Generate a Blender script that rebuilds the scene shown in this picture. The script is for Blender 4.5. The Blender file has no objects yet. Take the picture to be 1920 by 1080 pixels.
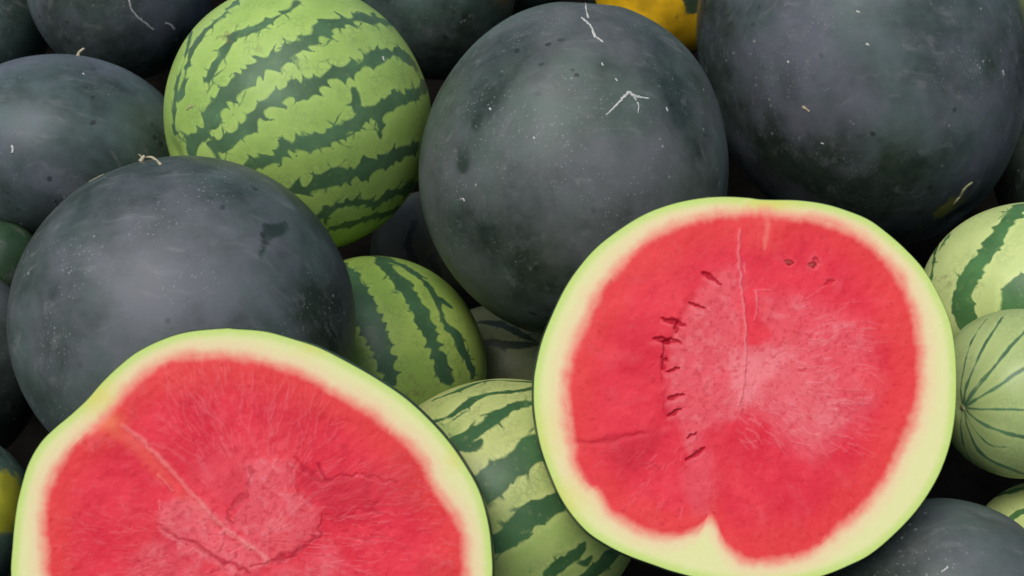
import bpy, math
import numpy as np
from mathutils import Vector, Matrix

# ------------------------------------------------------------------ camera, sky, sun, exposure
S = bpy.context.scene
COL = S.collection
PITCH = math.radians(38)
CAM = np.array([0.0, 0.0, 0.80])
HF = math.radians(20)
F = 960 / math.tan(HF)                       # focal length in pixels of the 1920 wide photograph
RIGHT = np.array([1.0, 0, 0])
UP = np.array([0, math.sin(PITCH), math.cos(PITCH)])
FWD = np.array([0, math.cos(PITCH), -math.sin(PITCH)])
CB = np.c_[RIGHT, UP, FWD]                   # columns: camera right, up, forward in the world

cam = bpy.data.cameras.new("camera")
cam.sensor_width = 36
cam.lens = 18 / math.tan(HF)
cam.clip_start = 0.01
cam.clip_end = 300
cam.dof.use_dof = True
cam.dof.focus_distance = 0.83
cam.dof.aperture_fstop = 15
camo = bpy.data.objects.new("camera", cam)
COL.objects.link(camo)
camo.matrix_world = Matrix([[RIGHT[i], UP[i], -FWD[i], CAM[i]] for i in range(3)] + [[0, 0, 0, 1]])
S.camera = camo

SUN_EL, SUN_AZ = math.radians(66), math.radians(218)   # high, behind the camera, a little to its left
w = bpy.data.worlds.new("World")
S.world = w
w.use_nodes = True
nt = w.node_tree
sky = nt.nodes.new("ShaderNodeTexSky")
sky.sky_type = 'NISHITA'
sky.sun_disc = False
sky.sun_elevation = SUN_EL
sky.sun_rotation = SUN_AZ
sky.air_density = 1.0
sky.dust_density = 2.0
sky.ozone_density = 1.0
bg = nt.nodes["Background"]
nt.links.new(sky.outputs[0], bg.inputs[0])
bg.inputs[1].default_value = 0.06
sun = bpy.data.lights.new("sun", 'SUN')
sun.energy = 1.5
sun.angle = math.radians(38)
sun.color = (1.0, 0.98, 0.95)
suno = bpy.data.objects.new("sun", sun)
COL.objects.link(suno)
sd = Vector((math.sin(SUN_AZ) * math.cos(SUN_EL), math.cos(SUN_AZ) * math.cos(SUN_EL), math.sin(SUN_EL)))
suno.rotation_euler = sd.to_track_quat('Z', 'Y').to_euler()
suno.location = sd * 5
S.view_settings.view_transform = 'Standard'
S.view_settings.look = 'None'
S.view_settings.exposure = 0.78
S.view_settings.gamma = 1

# ------------------------------------------------------------------ numpy helpers
def pix(x, y, d):
    """world point seen at pixel x, y of the photograph, d metres along the view axis"""
    return CAM + CB @ np.array([(x - 960) / F * d, (540 - y) / F * d, d])

def h3(i, seed):
    s = np.sin(i[..., 0] * 127.1 + i[..., 1] * 311.7 + i[..., 2] * 74.7 + seed * 19.19) * 43758.5453
    return s - np.floor(s)

def vnoise(P, seed=0.0):
    P = np.asarray(P, float)
    if P.shape[-1] == 2:
        P = np.concatenate([P, np.zeros(P.shape[:-1] + (1,))], -1)
    i = np.floor(P); f = P - i; f = f * f * (3 - 2 * f)
    r = 0
    for a in (0, 1):
        for b in (0, 1):
            for c in (0, 1):
                wgt = (f[..., 0] if a else 1 - f[..., 0]) * (f[..., 1] if b else 1 - f[..., 1]) * (f[..., 2] if c else 1 - f[..., 2])
                r = r + wgt * h3(i + np.array([a, b, c]), seed)
    return r

def fbm(P, seed=0.0, octv=4):
    P = np.asarray(P, float); r = 0; a = 0.5; t = 0
    for k in range(octv):
        r = r + a * vnoise(P * 2 ** k, seed + k * 7.3); t += a; a *= 0.5
    return r / t

def segdist(P, pts):
    """distance of points P (n,k) to the polyline pts (m,k), and the position along it 0..1"""
    pts = np.asarray(pts, float)
    best = np.full(len(P), 1e9); tt = np.zeros(len(P)); m = len(pts) - 1
    for k in range(m):
        a, b = pts[k], pts[k + 1]; ab = b - a
        t = np.clip(((P - a) @ ab) / max(ab @ ab, 1e-12), 0, 1)
        d = np.linalg.norm(P - a - t[:, None] * ab, axis=1)
        s = d < best
        best[s] = d[s]; tt[s] = (k + t[s]) / m
    return best, tt

def sstep(a, b, x):
    t = np.clip((x - a) / (b - a), 0, 1)
    return t * t * (3 - 2 * t)

def catmull(pts, n=12, closed=True):
    pts = np.asarray(pts, float); m = len(pts); out = []
    rng = range(m) if closed else range(m - 1)
    for k in rng:
        g = lambda j: pts[j % m] if closed else pts[min(max(j, 0), m - 1)]
        p0, p1, p2, p3 = g(k - 1), g(k), g(k + 1), g(k + 2)
        for t in np.linspace(0, 1, n, endpoint=False):
            out.append(0.5 * ((2 * p1) + (p2 - p0) * t + (2 * p0 - 5 * p1 + 4 * p2 - p3) * t * t + (3 * p1 - p0 - 3 * p2 + p3) * t ** 3))
    if not closed:
        out.append(pts[-1])
    return np.array(out)

def mesh_from(name, V, Q, attrs=None, smooth=True):
    me = bpy.data.meshes.new(name)
    V = np.ascontiguousarray(V, np.float32); Q = np.ascontiguousarray(Q, np.int32)
    me.vertices.add(len(V)); me.vertices.foreach_set("co", V.ravel())
    k = Q.shape[1]
    me.loops.add(Q.size); me.loops.foreach_set("vertex_index", Q.ravel())
    me.polygons.add(len(Q))
    me.polygons.foreach_set("loop_start", np.arange(0, Q.size, k, dtype=np.int32))
    me.polygons.foreach_set("use_smooth", np.full(len(Q), smooth))
    for an, av in (attrs or {}).items():
        at = me.attributes.new(an, 'FLOAT', 'POINT')
        at.data.foreach_set("value", np.ascontiguousarray(av, np.float32))
    me.update(calc_edges=True); me.validate()
    return me

def link(name, me, m, parent=None, loc=None):
    o = bpy.data.objects.new(name, me)
    COL.objects.link(o)
    if m: me.materials.append(m)
    if parent: o.parent = parent
    if loc is not None: o.location = loc
    return o

def tag(o, label=None, cat=None, group=None, kind=None):
    if label: o["label"] = label
    if cat: o["category"] = cat
    if group: o["group"] = group
    if kind: o["kind"] = kind
    return o

def ringquads(n, m, wrap=True, off=0):
    """quads of m rings of n vertices each"""
    i = np.arange(n if wrap else n - 1); j = np.arange(m - 1)
    I, J = np.meshgrid(i, j)
    a = J * n + I; b = J * n + (I + 1) % n
    return np.stack([a, b, b + n, a + n], -1).reshape(-1, 4) + off

# ------------------------------------------------------------------ materials
class NB:
    def __init__(s, name):
        s.m = bpy.data.materials.new(name); s.m.use_nodes = True
        s.t = s.m.node_tree; s.n = s.t.nodes; s.p = s.n["Principled BSDF"]
    def put(s, sock, v):
        if isinstance(v, bpy.types.NodeSocket): s.t.links.new(v, sock)
        elif isinstance(v, (tuple, list)) and len(v) == 3 and sock.type == 'RGBA': sock.default_value = (*v, 1)
        else: sock.default_value = v
    def math(s, op, a, b=0.0, c=0.0, clamp=False):
        n = s.n.new("ShaderNodeMath"); n.operation = op; n.use_clamp = clamp
        for k, v in enumerate((a, b, c)): s.put(n.inputs[k], v)
        return n.outputs[0]
    def attr(s, name):
        n = s.n.new("ShaderNodeAttribute"); n.attribute_name = name
        return n.outputs["Fac"]
    def mr(s, v, a, b, c=0.0, d=1.0, smooth=True):
        n = s.n.new("ShaderNodeMapRange"); n.interpolation_type = 'SMOOTHSTEP' if smooth else 'LINEAR'
        for k, x in enumerate((v, a, b, c, d)): s.put(n.inputs[k], x)
        return n.outputs[0]
    def mix(s, f, a, b, mode='MIX'):
        n = s.n.new("ShaderNodeMix"); n.data_type = 'RGBA'; n.blend_type = mode
        s.put(n.inputs[0], f); s.put(n.inputs[6], a); s.put(n.inputs[7], b)
        return n.outputs[2]
    def co(s):
        """object coordinates shifted by a random amount per object"""
        c = s.n.new("ShaderNodeTexCoord").outputs["Object"]
        r = s.n.new("ShaderNodeObjectInfo").outputs["Random"]
        v = s.n.new("ShaderNodeVectorMath"); v.operation = 'ADD'
        k = s.math('MULTIPLY', r, 9.0)
        s.t.links.new(c, v.inputs[0]); s.t.links.new(k, v.inputs[1])
        return v.outputs[0]
    def scale(s, v, k):
        n = s.n.new("ShaderNodeVectorMath"); n.operation = 'MULTIPLY'
        s.put(n.inputs[0], v); n.inputs[1].default_value = k
        return n.outputs[0]
    def noise(s, v, sc, det=4, rough=0.55, dist=0.0):
        n = s.n.new("ShaderNodeTexNoise")
        s.put(n.inputs["Vector"], v); n.inputs["Scale"].default_value = sc; n.inputs["Detail"].default_value = det
        n.inputs["Roughness"].default_value = rough; n.inputs["Distortion"].default_value = dist
        return n.outputs[0]
    def noisevec(s, v, sc, amp, det=2):
        n = s.n.new("ShaderNodeTexNoise"); s.put(n.inputs["Vector"], v)
        n.inputs["Scale"].default_value = sc; n.inputs["Detail"].default_value = det
        a = s.n.new("ShaderNodeVectorMath"); a.operation = 'SUBTRACT'
        s.put(a.inputs[0], n.outputs[1]); a.inputs[1].default_value = (.5, .5, .5)
        b = s.n.new("ShaderNodeVectorMath"); b.operation = 'MULTIPLY_ADD'
        s.put(b.inputs[0], a.outputs[0]); b.inputs[1].default_value = (amp,) * 3; s.put(b.inputs[2], v)
        return b.outputs[0]
    def voro(s, v, sc, feat='F1', out=0, rnd=1.0):
        n = s.n.new("ShaderNodeTexVoronoi"); n.feature = feat
        s.put(n.inputs["Vector"], v); n.inputs["Scale"].default_value = sc; n.inputs["Randomness"].default_value = rnd
        return n.outputs[out]
    def bump(s, h, strength, dist):
        n = s.n.new("ShaderNodeBump"); n.inputs["Strength"].default_value = strength; n.inputs["Distance"].default_value = dist
        s.put(n.inputs["Height"], h); s.put(s.p.inputs["Normal"], n.outputs[0])
    def done(s, color, rough, spec=0.4):
        s.put(s.p.inputs["Base Color"], color); s.put(s.p.inputs["Roughness"], rough)
        s.p.inputs["Specular IOR Level"].default_value = spec
        return s.m

def black_skin(name, spot=(0.20, 0.20, 0.04), edge=(.38, .62)):
    b = NB(name); c = b.co()
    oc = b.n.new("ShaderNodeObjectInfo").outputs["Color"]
    cloud = b.noise(b.noisevec(c, 9, .05), 11, 5, .6)
    fine = b.noise(b.noisevec(c, 60, .012), 70, 5, .65)
    bloom = b.math('ADD', b.mr(cloud, .30, .68, .05, .85), b.math('MULTIPLY', b.math('SUBTRACT', fine, .5), .42))
    mott = b.noise(b.noisevec(c, 34, .025, 3), 30, 5, .62)
    bloom = b.math('ADD', bloom, b.math('MULTIPLY', b.math('SUBTRACT', mott, .5), .85))
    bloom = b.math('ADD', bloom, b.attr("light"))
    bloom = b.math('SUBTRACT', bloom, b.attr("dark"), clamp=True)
    tint = b.mr(b.noise(b.noisevec(c, 20, .03), 13, 5, .6), .40, .60)
    skin = b.mix(b.mr(fine, .35, .65), (.022, .033, .024), (.036, .050, .036))
    wax = b.mix(tint, (.092, .124, .106), (.122, .126, .129))
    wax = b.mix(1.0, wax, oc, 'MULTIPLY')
    colr = b.mix(bloom, skin, wax)
    # rubbed streaks of dust and faint scratches
    st = b.noise(b.scale(b.noisevec(c, 30, .02), (40, 160, 60)), 1.0, 4, .6)
    colr = b.mix(b.math('MULTIPLY', b.mr(st, .54, .76), .42), colr, (.19, .19, .18))
    # dark pits
    pv = b.voro(b.noisevec(c, 90, .006), 85)
    pr = b.mr(b.noise(c, 24, 2), .54, .66)
    colr = b.mix(b.math('MULTIPLY', b.math('MULTIPLY', b.mr(pv, .22, .12), pr), .75), colr, (.014, .018, .015))
    # pale dots of dried sap and grit
    sv = b.voro(c, 150); sr = b.mr(b.noise(c, 38, 2), .58, .66)
    dots = b.math('MULTIPLY', b.mr(sv, .19, .08), sr)
    sv2 = b.voro(b.noisevec(c, 200, .003), 330); sr2 = b.mr(b.noise(b.scale(c, (1, 1, 1.3)), 21, 3), .44, .60)
    dots = b.math('MAXIMUM', dots, b.math('MULTIPLY', b.math('MULTIPLY', b.mr(sv2, .22, .10), sr2), .6))
    colr = b.mix(b.math('MULTIPLY', dots, .65), colr, (.36, .37, .33))
    sp = b.math('ADD', b.attr("spot"), b.math('MULTIPLY', b.math('SUBTRACT', b.noise(c, 45, 4), .5), .9))
    sp = b.math('MULTIPLY', b.mr(sp, *edge), b.mr(b.attr("spot"), .02, .2))
    sc = b.mix(b.mr(b.noise(c, 30, 3), .45, .7), spot, tuple(k * .62 for k in spot))
    colr = b.mix(sp, colr, sc)
    b.bump(b.math('ADD', fine, b.math('MULTIPLY', cloud, 2.0)), .12, .0015)
    return b.done(colr, b.mr(bloom, 0, 1, .36, .56), .38)

def striped_skin(name, light, light2, dark, cell=44, k=.085, speck=.35, fissure=.85):
    b = NB(name); c = b.co()
    sd_ = b.attr("band")
    wv = b.noisevec(c, 90, .005, 3)
    f1 = b.voro(wv, cell)
    n1 = b.noise(c, 160, 4)
    n2 = b.noise(c, 30, 3)
    e = b.math('SUBTRACT', sd_, b.math('MULTIPLY', b.math('SUBTRACT', f1, .49), k))
    e = b.math('ADD', e, b.math('MULTIPLY', b.math('SUBTRACT', n2, .5), k * .30))
    e = b.math('ADD', e, b.math('MULTIPLY', b.math('SUBTRACT', n1, .5), .035))
    lit = b.mr(e, -.010, .012)
    # thin fissures running from the stripes into the light skin
    ed = b.voro(wv, cell, 'DISTANCE_TO_EDGE')
    fis = b.math('MULTIPLY', b.math('MULTIPLY', b.mr(ed, .055, .02), b.mr(sd_, .075, .02)), b.mr(n2, .48, .58))
    lit = b.math('MULTIPLY', lit, b.math('SUBTRACT', 1.0, b.math('MULTIPLY', fis, fissure)))
    halo = b.mr(e, .0, .09)
    lc = b.mix(b.mr(b.noise(c, 18, 4), .35, .65), light, light2)
    lc = b.mix(b.math('MULTIPLY', b.mr(halo, 1.0, 0.0), .22), lc, tuple(min(1, q * 1.3) for q in light))
    net = b.voro(b.noisevec(c, 300, .004), 260, 'DISTANCE_TO_EDGE')
    nv = b.math('MULTIPLY', b.mr(net, .16, .03), b.mr(b.noise(c, 60, 4), .42, .66))
    dk2 = tuple(a * .45 + q * .55 for a, q in zip(light, dark))
    lc = b.mix(b.math('MULTIPLY', nv, speck), lc, dk2)
    grit = b.mr(b.noise(c, 420, 3, .7), .55, .75)
    lc = b.mix(b.math('MULTIPLY', grit, speck * .7), lc, dk2)
    dc = b.mix(b.mr(b.noise(c, 35, 4), .35, .7), dark, tuple(q * 1.5 for q in dark))
    dc = b.mix(b.math('MULTIPLY', b.mr(b.noise(c, 240, 3, .7), .56, .72), .35), dc, dk2)
    colr = b.mix(lit, dc, lc)
    br = b.math('MULTIPLY', b.mr(b.noise(c, 26, 3), .64, .72), b.mr(b.noise(c, 130, 3), .5, .62))
    colr = b.mix(b.math('MULTIPLY', br, .45), colr, (.16, .12, .05))
    colr = b.mix(b.math('MULTIPLY', b.mr(b.noise(b.noisevec(c, 12, .05), 15, 5), .56, .8), .16), colr, (.40, .41, .36))
    b.bump(b.math('ADD', b.noise(c, 180, 4), b.math('MULTIPLY', lit, .6)), .10, .001)
    return b.done(colr, b.mr(b.noise(c, 40, 4), .3, .7, .38, .56), .32)

def cut_face():
    b = NB("cut_flesh"); c = b.co()
    n = b.noise(c, 38, 5, .6); n2 = b.noise(b.noisevec(c, 240, .004), 320, 4, .65); n3 = b.noise(c, 900, 3, .6)
    red = b.mix(b.mr(n, .35, .68), (.64, .017, .038), (.75, .034, .056))
    red = b.mix(b.math('MULTIPLY', b.attr("warm"), .8), red, (.74, .050, .042))
    grain = b.math('MULTIPLY', b.math('SUBTRACT', n2, .5), .55)
    pale = b.math('ADD', b.attr("pale"), b.math('MULTIPLY', grain, b.math('ADD', .30, b.attr("pale"))), clamp=True)
    red = b.mix(pale, red, (.76, .18, .195))
    red = b.mix(b.math('MULTIPLY', b.mr(n3, .58, .76), .28), red, (.78, .13, .13))
    red = b.mix(b.math('MULTIPLY', b.mr(n2, .47, .30), .48), red, (.50, .012, .030))
    red = b.mix(b.attr("deep"), red, (.40, .008, .024))
    red = b.mix(b.attr("orange"), red, (.82, .19, .085))
    # towards the rind: pink, cream, pale green, lime at the very edge
    rd = b.math('ADD', b.attr("rdist"), b.math('MULTIPLY', b.math('SUBTRACT', b.noise(c, 60, 5, .6), .5), 22))
    od = b.attr("odist")
    cream = b.mix(b.mr(rd, 14, 44), (.76, .60, .325), (.70, .685, .315))
    cream = b.mix(b.mr(od, 22, 3), cream, (.51, .645, .17))
    cream = b.mix(b.math('MULTIPLY', b.attr("yellow"), .75), cream, (.66, .58, .12))
    cream = b.mix(b.math('MULTIPLY', b.mr(n2, .5, .7), .18), cream, (.78, .76, .48))
    cream = b.mix(b.mr(od, 2.2, .3), cream, (.30, .42, .09))
    pink = b.mix(b.mr(rd, -14, 2), red, (.78, .25, .17))
    colr = b.mix(b.mr(rd, -4, 20), pink, cream)
    b.bump(b.math('ADD', n2, b.math('MULTIPLY', n3, .5)), .11, .0012)
    b.p.inputs["Subsurface Weight"].default_value = 0.0
    return b.done(colr, b.mr(n2, .3, .7, .42, .62), .16)

def plain(name, c1, c2, sc=120, rough=.7, spec=.25):
    b = NB(name); c = b.co()
    n = b.noise(c, sc, 5, .65)
    b.bump(n, .4, .002)
    return b.done(b.mix(b.mr(n, .3, .7), c1, c2), rough, spec)

M_BLACK = black_skin("black_rind")
M_BLACK_ORANGE = black_skin("black_rind_orange_spot", (.96, .55, .015))
M_BLACK_YELLOW = black_skin("black_rind_yellow_spot", (.46, .44, .03), (.10, .95))
M_HALF = black_skin("half_rind")
M_LIME = striped_skin("lime_striped_rind", (.37, .52, .125), (.30, .45, .095), (.062, .125, .055), 64, .055, .46)
M_MID = striped_skin("green_striped_rind", (.32, .43, .09), (.22, .34, .065), (.038, .090, .040), 60, .06, .55)
M_OLIVE = striped_skin("olive_striped_rind", (.46, .50, .165), (.30, .41, .10), (.036, .095, .030), 52, .06, .55)
M_CREAM = striped_skin("cream_striped_rind", (.58, .66, .24), (.49, .58, .20), (.060, .150, .045), 60, .060, .30)
M_DUSK = striped_skin("shade_painted_olive_striped_rind", (.17, .19, .085), (.12, .14, .06), (.018, .030, .016), 55, .05, .4)  # striped rind with the shade of the gap put into its colours
M_GLOOM = striped_skin("deep_shade_painted_striped_rind", (.060, .062, .036), (.045, .048, .028), (.014, .020, .012), 55, .05, .4)  # darker still: deep shade painted into the rind colours
M_PALE = striped_skin("pale_green_rind", (.40, .485, .175), (.33, .42, .145), (.065, .135, .060), 95, .012, .35, 0.0)
M_CUT = cut_face()
M_SAP = plain("dried_sap", (.42, .42, .37), (.58, .58, .52), 300)
M_STRAW = plain("dry_stem", (.36, .30, .18), (.52, .46, .31), 260)
M_SCAR = plain("corky_scar", (.22, .21, .09), (.42, .42, .22), 300)
M_SEED = plain("soft_seed", (.30, .02, .02), (.42, .05, .04), 500, .4)
M_SOIL = plain("soil", (.0025, .0024, .002), (.007, .0062, .005), 22, 1.0, 0.0)

# ------------------------------------------------------------------ the ground
gb = bpy.data.meshes.new("ground")
N = 64
xs = np.r_[-60, -20, -8, -4, np.linspace(-2, 2, N), 4, 8, 20, 60]
X, Y = np.meshgrid(xs, xs)
Zg = (fbm(np.c_[X.ravel(), Y.ravel()] * 4, 3, 4) - .5) * .03 * (np.abs(X.ravel()) < 3) * (np.abs(Y.ravel()) < 3) - .012
n_ = len(xs)
i_ = np.arange(n_ - 1); I, J = np.meshgrid(i_, i_); a_ = (J * n_ + I)
tag(link("ground", mesh_from("ground", np.c_[X.ravel(), Y.ravel(), Zg], np.stack([a_, a_ + 1, a_ + n_ + 1, a_ + n_], -1).reshape(-1, 4)), M_SOIL), kind="structure")

# ------------------------------------------------------------------ whole melons
class Melon:
    def __init__(s, cx, cy, ru, rv, rot, d, axis=(0, 1, 0.2), seed=1.0, rw=1.0, res=(240, 120), lump=.022):
        s.c = pix(cx, cy, d)
        wv = s.c - CAM; wv /= np.linalg.norm(wv)
        u = np.cross(wv, UP); u /= np.linalg.norm(u); v = np.cross(u, wv)
        a = math.radians(rot); u, v = u * math.cos(a) + v * math.sin(a), -u * math.sin(a) + v * math.cos(a)
        s.B = np.c_[u, v, wv]
        k = d / F * .99
        s.ax = np.array([ru * k, rv * k, rw * (ru + rv) / 2 * k])
        s.seed = seed; s.res = res; s.lump = lump
        if len(axis) == 2: axis = s.dir(*axis)
        s.axis = np.array(axis, float) / np.linalg.norm(axis)
        e = np.cross(s.axis, (.13, .21, .97)); s.e1 = e / np.linalg.norm(e); s.e2 = np.cross(s.axis, s.e1)
    def dir(s, x, y):
        """unit direction (in the melon's own axes) of the skin point seen at that pixel"""
        q = CB @ np.array([(x - 960) / F, (540 - y) / F, 1.0])
        q = (s.B.T @ q) / s.ax; c = (s.B.T @ (CAM - s.c)) / s.ax
        A, Bq, C = q @ q, q @ c, c @ c - 1
        D = Bq * Bq - A * C
        t = (-Bq - math.sqrt(max(D, 0))) / A
        n = c + t * q
        return n / np.linalg.norm(n)
    def pos(s, n):
        """skin point for unit directions n, relative to the centre"""
        n = np.atleast_2d(n)
        r = 1 + s.lump * (fbm(n * 1.1 + 5.3, s.seed, 2) - .5) * 2 + .006 * (fbm(n * 3.2 + 9.1, s.seed + 3, 2) - .5)
        ct = np.clip(n @ s.axis, -1, 1); th = np.arccos(ct)
        ph = np.arctan2(n @ s.e2, n @ s.e1)
        r = r + .004 * np.sin(th) ** 2 * np.cos(9 * ph + s.seed * 3)
        r = r - .035 * np.exp(-(th / .13) ** 2) - .035 * np.exp(-((math.pi - th) / .13) ** 2)
        return (n * r[:, None] * s.ax) @ s.B.T
    def grid(s):
        nu, nv = s.res
        th = np.linspace(.004, math.pi - .004, nv); ph = np.linspace(0, 2 * math.pi, nu, endpoint=False)
        P, T = np.meshgrid(ph, th)
        P, T = P.ravel(), T.ravel()
        return (np.cos(P) * np.sin(T))[:, None] * s.e1 + (np.sin(P) * np.sin(T))[:, None] * s.e2 + np.cos(T)[:, None] * s.axis
    def faces(s):
        nu, nv = s.res
        return ringquads(nu, nv)[:, ::-1]
    def spots(s, n, lst, seed):
        """smooth blotches on the skin: (x, y, radius in pixels, strength)"""
        v = np.zeros(len(n)); jit = (fbm(n * 6 + 3, seed, 3) - .5)
        R = (s.ax[0] + s.ax[1]) / 2 * F / np.dot(s.c - CAM, FWD)
        for x, y, r, k in lst:
            d = np.linalg.norm(n - s.dir(x, y), axis=1) * R / r + jit * .9
            v = v + k * sstep(1.15, .35, d)
        return v
    def poly(s, n, pts, soft):
        """a blotch with an edge of its own: polygon of pixels on the visible side"""
        ds = np.array([s.dir(*p) for p in pts]); m = ds.mean(0); m /= np.linalg.norm(m)
        e = np.cross(m, (.3, .9, .1)); e /= np.linalg.norm(e); g = np.cross(m, e)
        p2 = np.c_[ds @ e, ds @ g]; q = np.c_[n @ e, n @ g]
        ins = np.zeros(len(n), bool)
        for k in range(len(p2)):
            (x1, y1), (x2, y2) = p2[k], p2[(k + 1) % len(p2)]
            cr = ((y1 > q[:, 1]) != (y2 > q[:, 1])) & (q[:, 0] < (x2 - x1) * (q[:, 1] - y1) / (y2 - y1 + 1e-12) + x1)
            ins ^= cr
        dd, _ = segdist(q, np.r_[p2, p2[:1]])
        return sstep(-soft, soft, np.where(ins, dd, -dd)) * (n @ m > .2)

def black(m, mat, label, cat="watermelon", light=(), dark=(), spot=(), dpoly=(), lpoly=(), color=(1, 1, 1), group=None, name="watermelon"):
    n = m.grid()
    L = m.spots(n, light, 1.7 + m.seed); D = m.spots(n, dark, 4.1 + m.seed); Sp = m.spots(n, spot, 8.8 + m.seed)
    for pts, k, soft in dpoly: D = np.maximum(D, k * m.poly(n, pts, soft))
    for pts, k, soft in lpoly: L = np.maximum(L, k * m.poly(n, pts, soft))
    o = link(name, mesh_from(name, m.pos(n), m.faces(), {"light": L, "dark": D, "spot": Sp}), mat, loc=m.c)
    o.color = (*color, 1)
    return tag(o, label, cat, group)

def striped(m, mat, label, stripes, generic=(), cat="watermelon", group=None, name="watermelon", lobe=36, amp=8):
    """stripes: (half width px start, middle, end, pixels); generic: (angle deg, half width) meridians"""
    n = m.grid(); R = (m.ax[0] + m.ax[1]) / 2 * F / np.dot(m.c - CAM, FWD)
    band = np.full(len(n), 1.0)
    wob = n + (np.stack([fbm(n * 5 + k, m.seed + k, 3) for k in (1.1, 2.2, 3.3)], -1) - .5) * .10
    wid = .6 + .8 * fbm(n * 6, m.seed + 20, 3)
    for k, (w0, w1, w2, pts) in enumerate(stripes):
        ds = np.array([m.dir(*p) for p in catmull(pts, 3, False)])
        d, t, sg = segside(n + (wob - n) * .3, ds)
        hw = np.where(t < .5, w0 + (w1 - w0) * t * 2, w1 + (w2 - w1) * (t * 2 - 1)) / R
        # rounded light lobes with dark cusps between them, different on the two sides
        s_ = t * np.linalg.norm(np.diff(ds, axis=0), axis=1).sum() * R / lobe + sg * 3.7 + k * 1.9
        s_ = s_ + (fbm(n * 7, m.seed + 31 + k, 2) - .5) * 2.2
        x_ = 2 * (s_ - np.floor(s_)) - 1
        rnd = h3(np.stack([np.floor(s_), sg, np.full(len(n), float(k))], -1), m.seed)
        hw = hw + np.minimum(hw * R, 14) / 14 * amp * (.35 + 1.2 * rnd) * ((1 - np.sqrt(np.maximum(1 - x_ * x_, 0))) - .3) / R
        band = np.minimum(band, d - hw)
    if generic:
        th = np.arccos(np.clip(wob @ m.axis, -1, 1)); ph = np.arctan2(wob @ m.e2, wob @ m.e1)
        for a, hw in generic:
            dd = np.abs((ph - math.radians(a) + math.pi) % (2 * math.pi) - math.pi) * np.sin(th)
            if stripes: dd = dd + sstep(.25, -.05, n[:, 2]) * .6      # the far side only: the near side carries its own stripes
            band = np.minimum(band, dd - hw * wid * (.35 + .65 * np.sin(th)))
    o = link(name, mesh_from(name, m.pos(n), m.faces(), {"band": band}), mat, loc=m.c)
    return tag(o, label, cat, group)

def segside(P, pts):
    best = np.full(len(P), 1e9); tt = np.zeros(len(P)); sg = np.zeros(len(P)); m = len(pts) - 1
    for k in range(m):
        a, c = pts[k], pts[k + 1]; ab = c - a
        t = np.clip(((P - a) @ ab) / max(ab @ ab, 1e-12), 0, 1); q = P - a - t[:, None] * ab
        d = np.linalg.norm(q, axis=1); s = d < best
        best[s] = d[s]; tt[s] = (k + t[s]) / m; sg[s] = (q[s] @ np.cross(a, ab) > 0) * 1.0
    return best, tt, sg

def tube(path, radii, nseg=7, flat=None):
    """closed-ended tube along points (world axes) with a radius per point"""
    path = np.asarray(path, float); m = len(path)
    T = np.gradient(path, axis=0); T /= np.linalg.norm(T, axis=1)[:, None] + 1e-12
    ref = np.asarray(flat if flat is not None else (0, 0, 1), float)
    V = []
    for k in range(m):
        a = np.cross(T[k], ref); a /= np.linalg.norm(a) + 1e-9; b = np.cross(a, T[k])
        f2 = .55 if flat is not None else 1
        for j in range(nseg):
            q = 2 * math.pi * j / nseg
            V.append(path[k] + radii[k] * (math.cos(q) * a + math.sin(q) * b * f2))
    V += [path[0], path[-1]]
    Q = ringquads(nseg, m); T3 = []
    for j in range(nseg):
        T3.append([nseg * m, (j + 1) % nseg, j, j]); T3.append([nseg * m + 1, (m - 1) * nseg + j, (m - 1) * nseg + (j + 1) % nseg, (m - 1) * nseg + j])
    Fq = [tuple(q) for q in Q] + [tuple(t[:3]) for t in T3]
    return V, Fq

def scar(m, o, strokes, name, mat, seed=0, label=None):
    if name == "grit" and len(strokes) > 1:
        for k, st_ in enumerate(strokes): scar(m, o, [st_], name, mat, seed + 20 * k)
        return
    """strokes of dried sap or cork lying on the skin: (pixels, half width px start, end)"""
    V, Fc = [], []
    px = np.dot(m.c - CAM, FWD) / F
    rs = np.random.default_rng(seed)
    for pts, w0, w1 in strokes:
        P = catmull(pts, 5, False); P = P + rs.normal(0, .5, P.shape)
        ds = np.array([m.dir(*p) for p in P]); pos = m.pos(ds)
        nn = pos.mean(0); nn /= np.linalg.norm(nn)
        rad = .82 * np.linspace(w0, w1, len(P)) * px * (1 + rs.normal(0, .18, len(P)))
        v, f = tube(pos, np.abs(rad), 6, nn)
        Fc += [tuple(i + len(V) for i in q) for q in f]; V += [tuple(q) for q in v]
    me = bpy.data.meshes.new(name); me.from_pydata(V, [], Fc); me.update()
    for p in me.polygons: p.use_smooth = True
    c = link(name, me, mat, o)
    if label: c["label"] = label
    return c

def free_tube(m, o, pts, lift, w0, w1, name, mat):
    """a dry stem or tendril: starts on the skin and rises off it; lift in px per point"""
    px = np.dot(m.c - CAM, FWD) / F
    P = []
    for (x, y), l in zip(pts, lift):
        q = m.pos(m.dir(x, y))[0]; P.append(q + q / np.linalg.norm(q) * l * px)
    P = catmull(P, 6, False)
    v, f = tube(P, np.linspace(w0, w1, len(P)) * px, 7)
    me = bpy.data.meshes.new(name); me.from_pydata([tuple(q) for q in v], [], f); me.update()
    for p in me.polygons: p.use_smooth = True
    return link(name, me, mat, o)

GB = "whole black watermelons in the pile"
GS = "whole striped watermelons in the pile"

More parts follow.
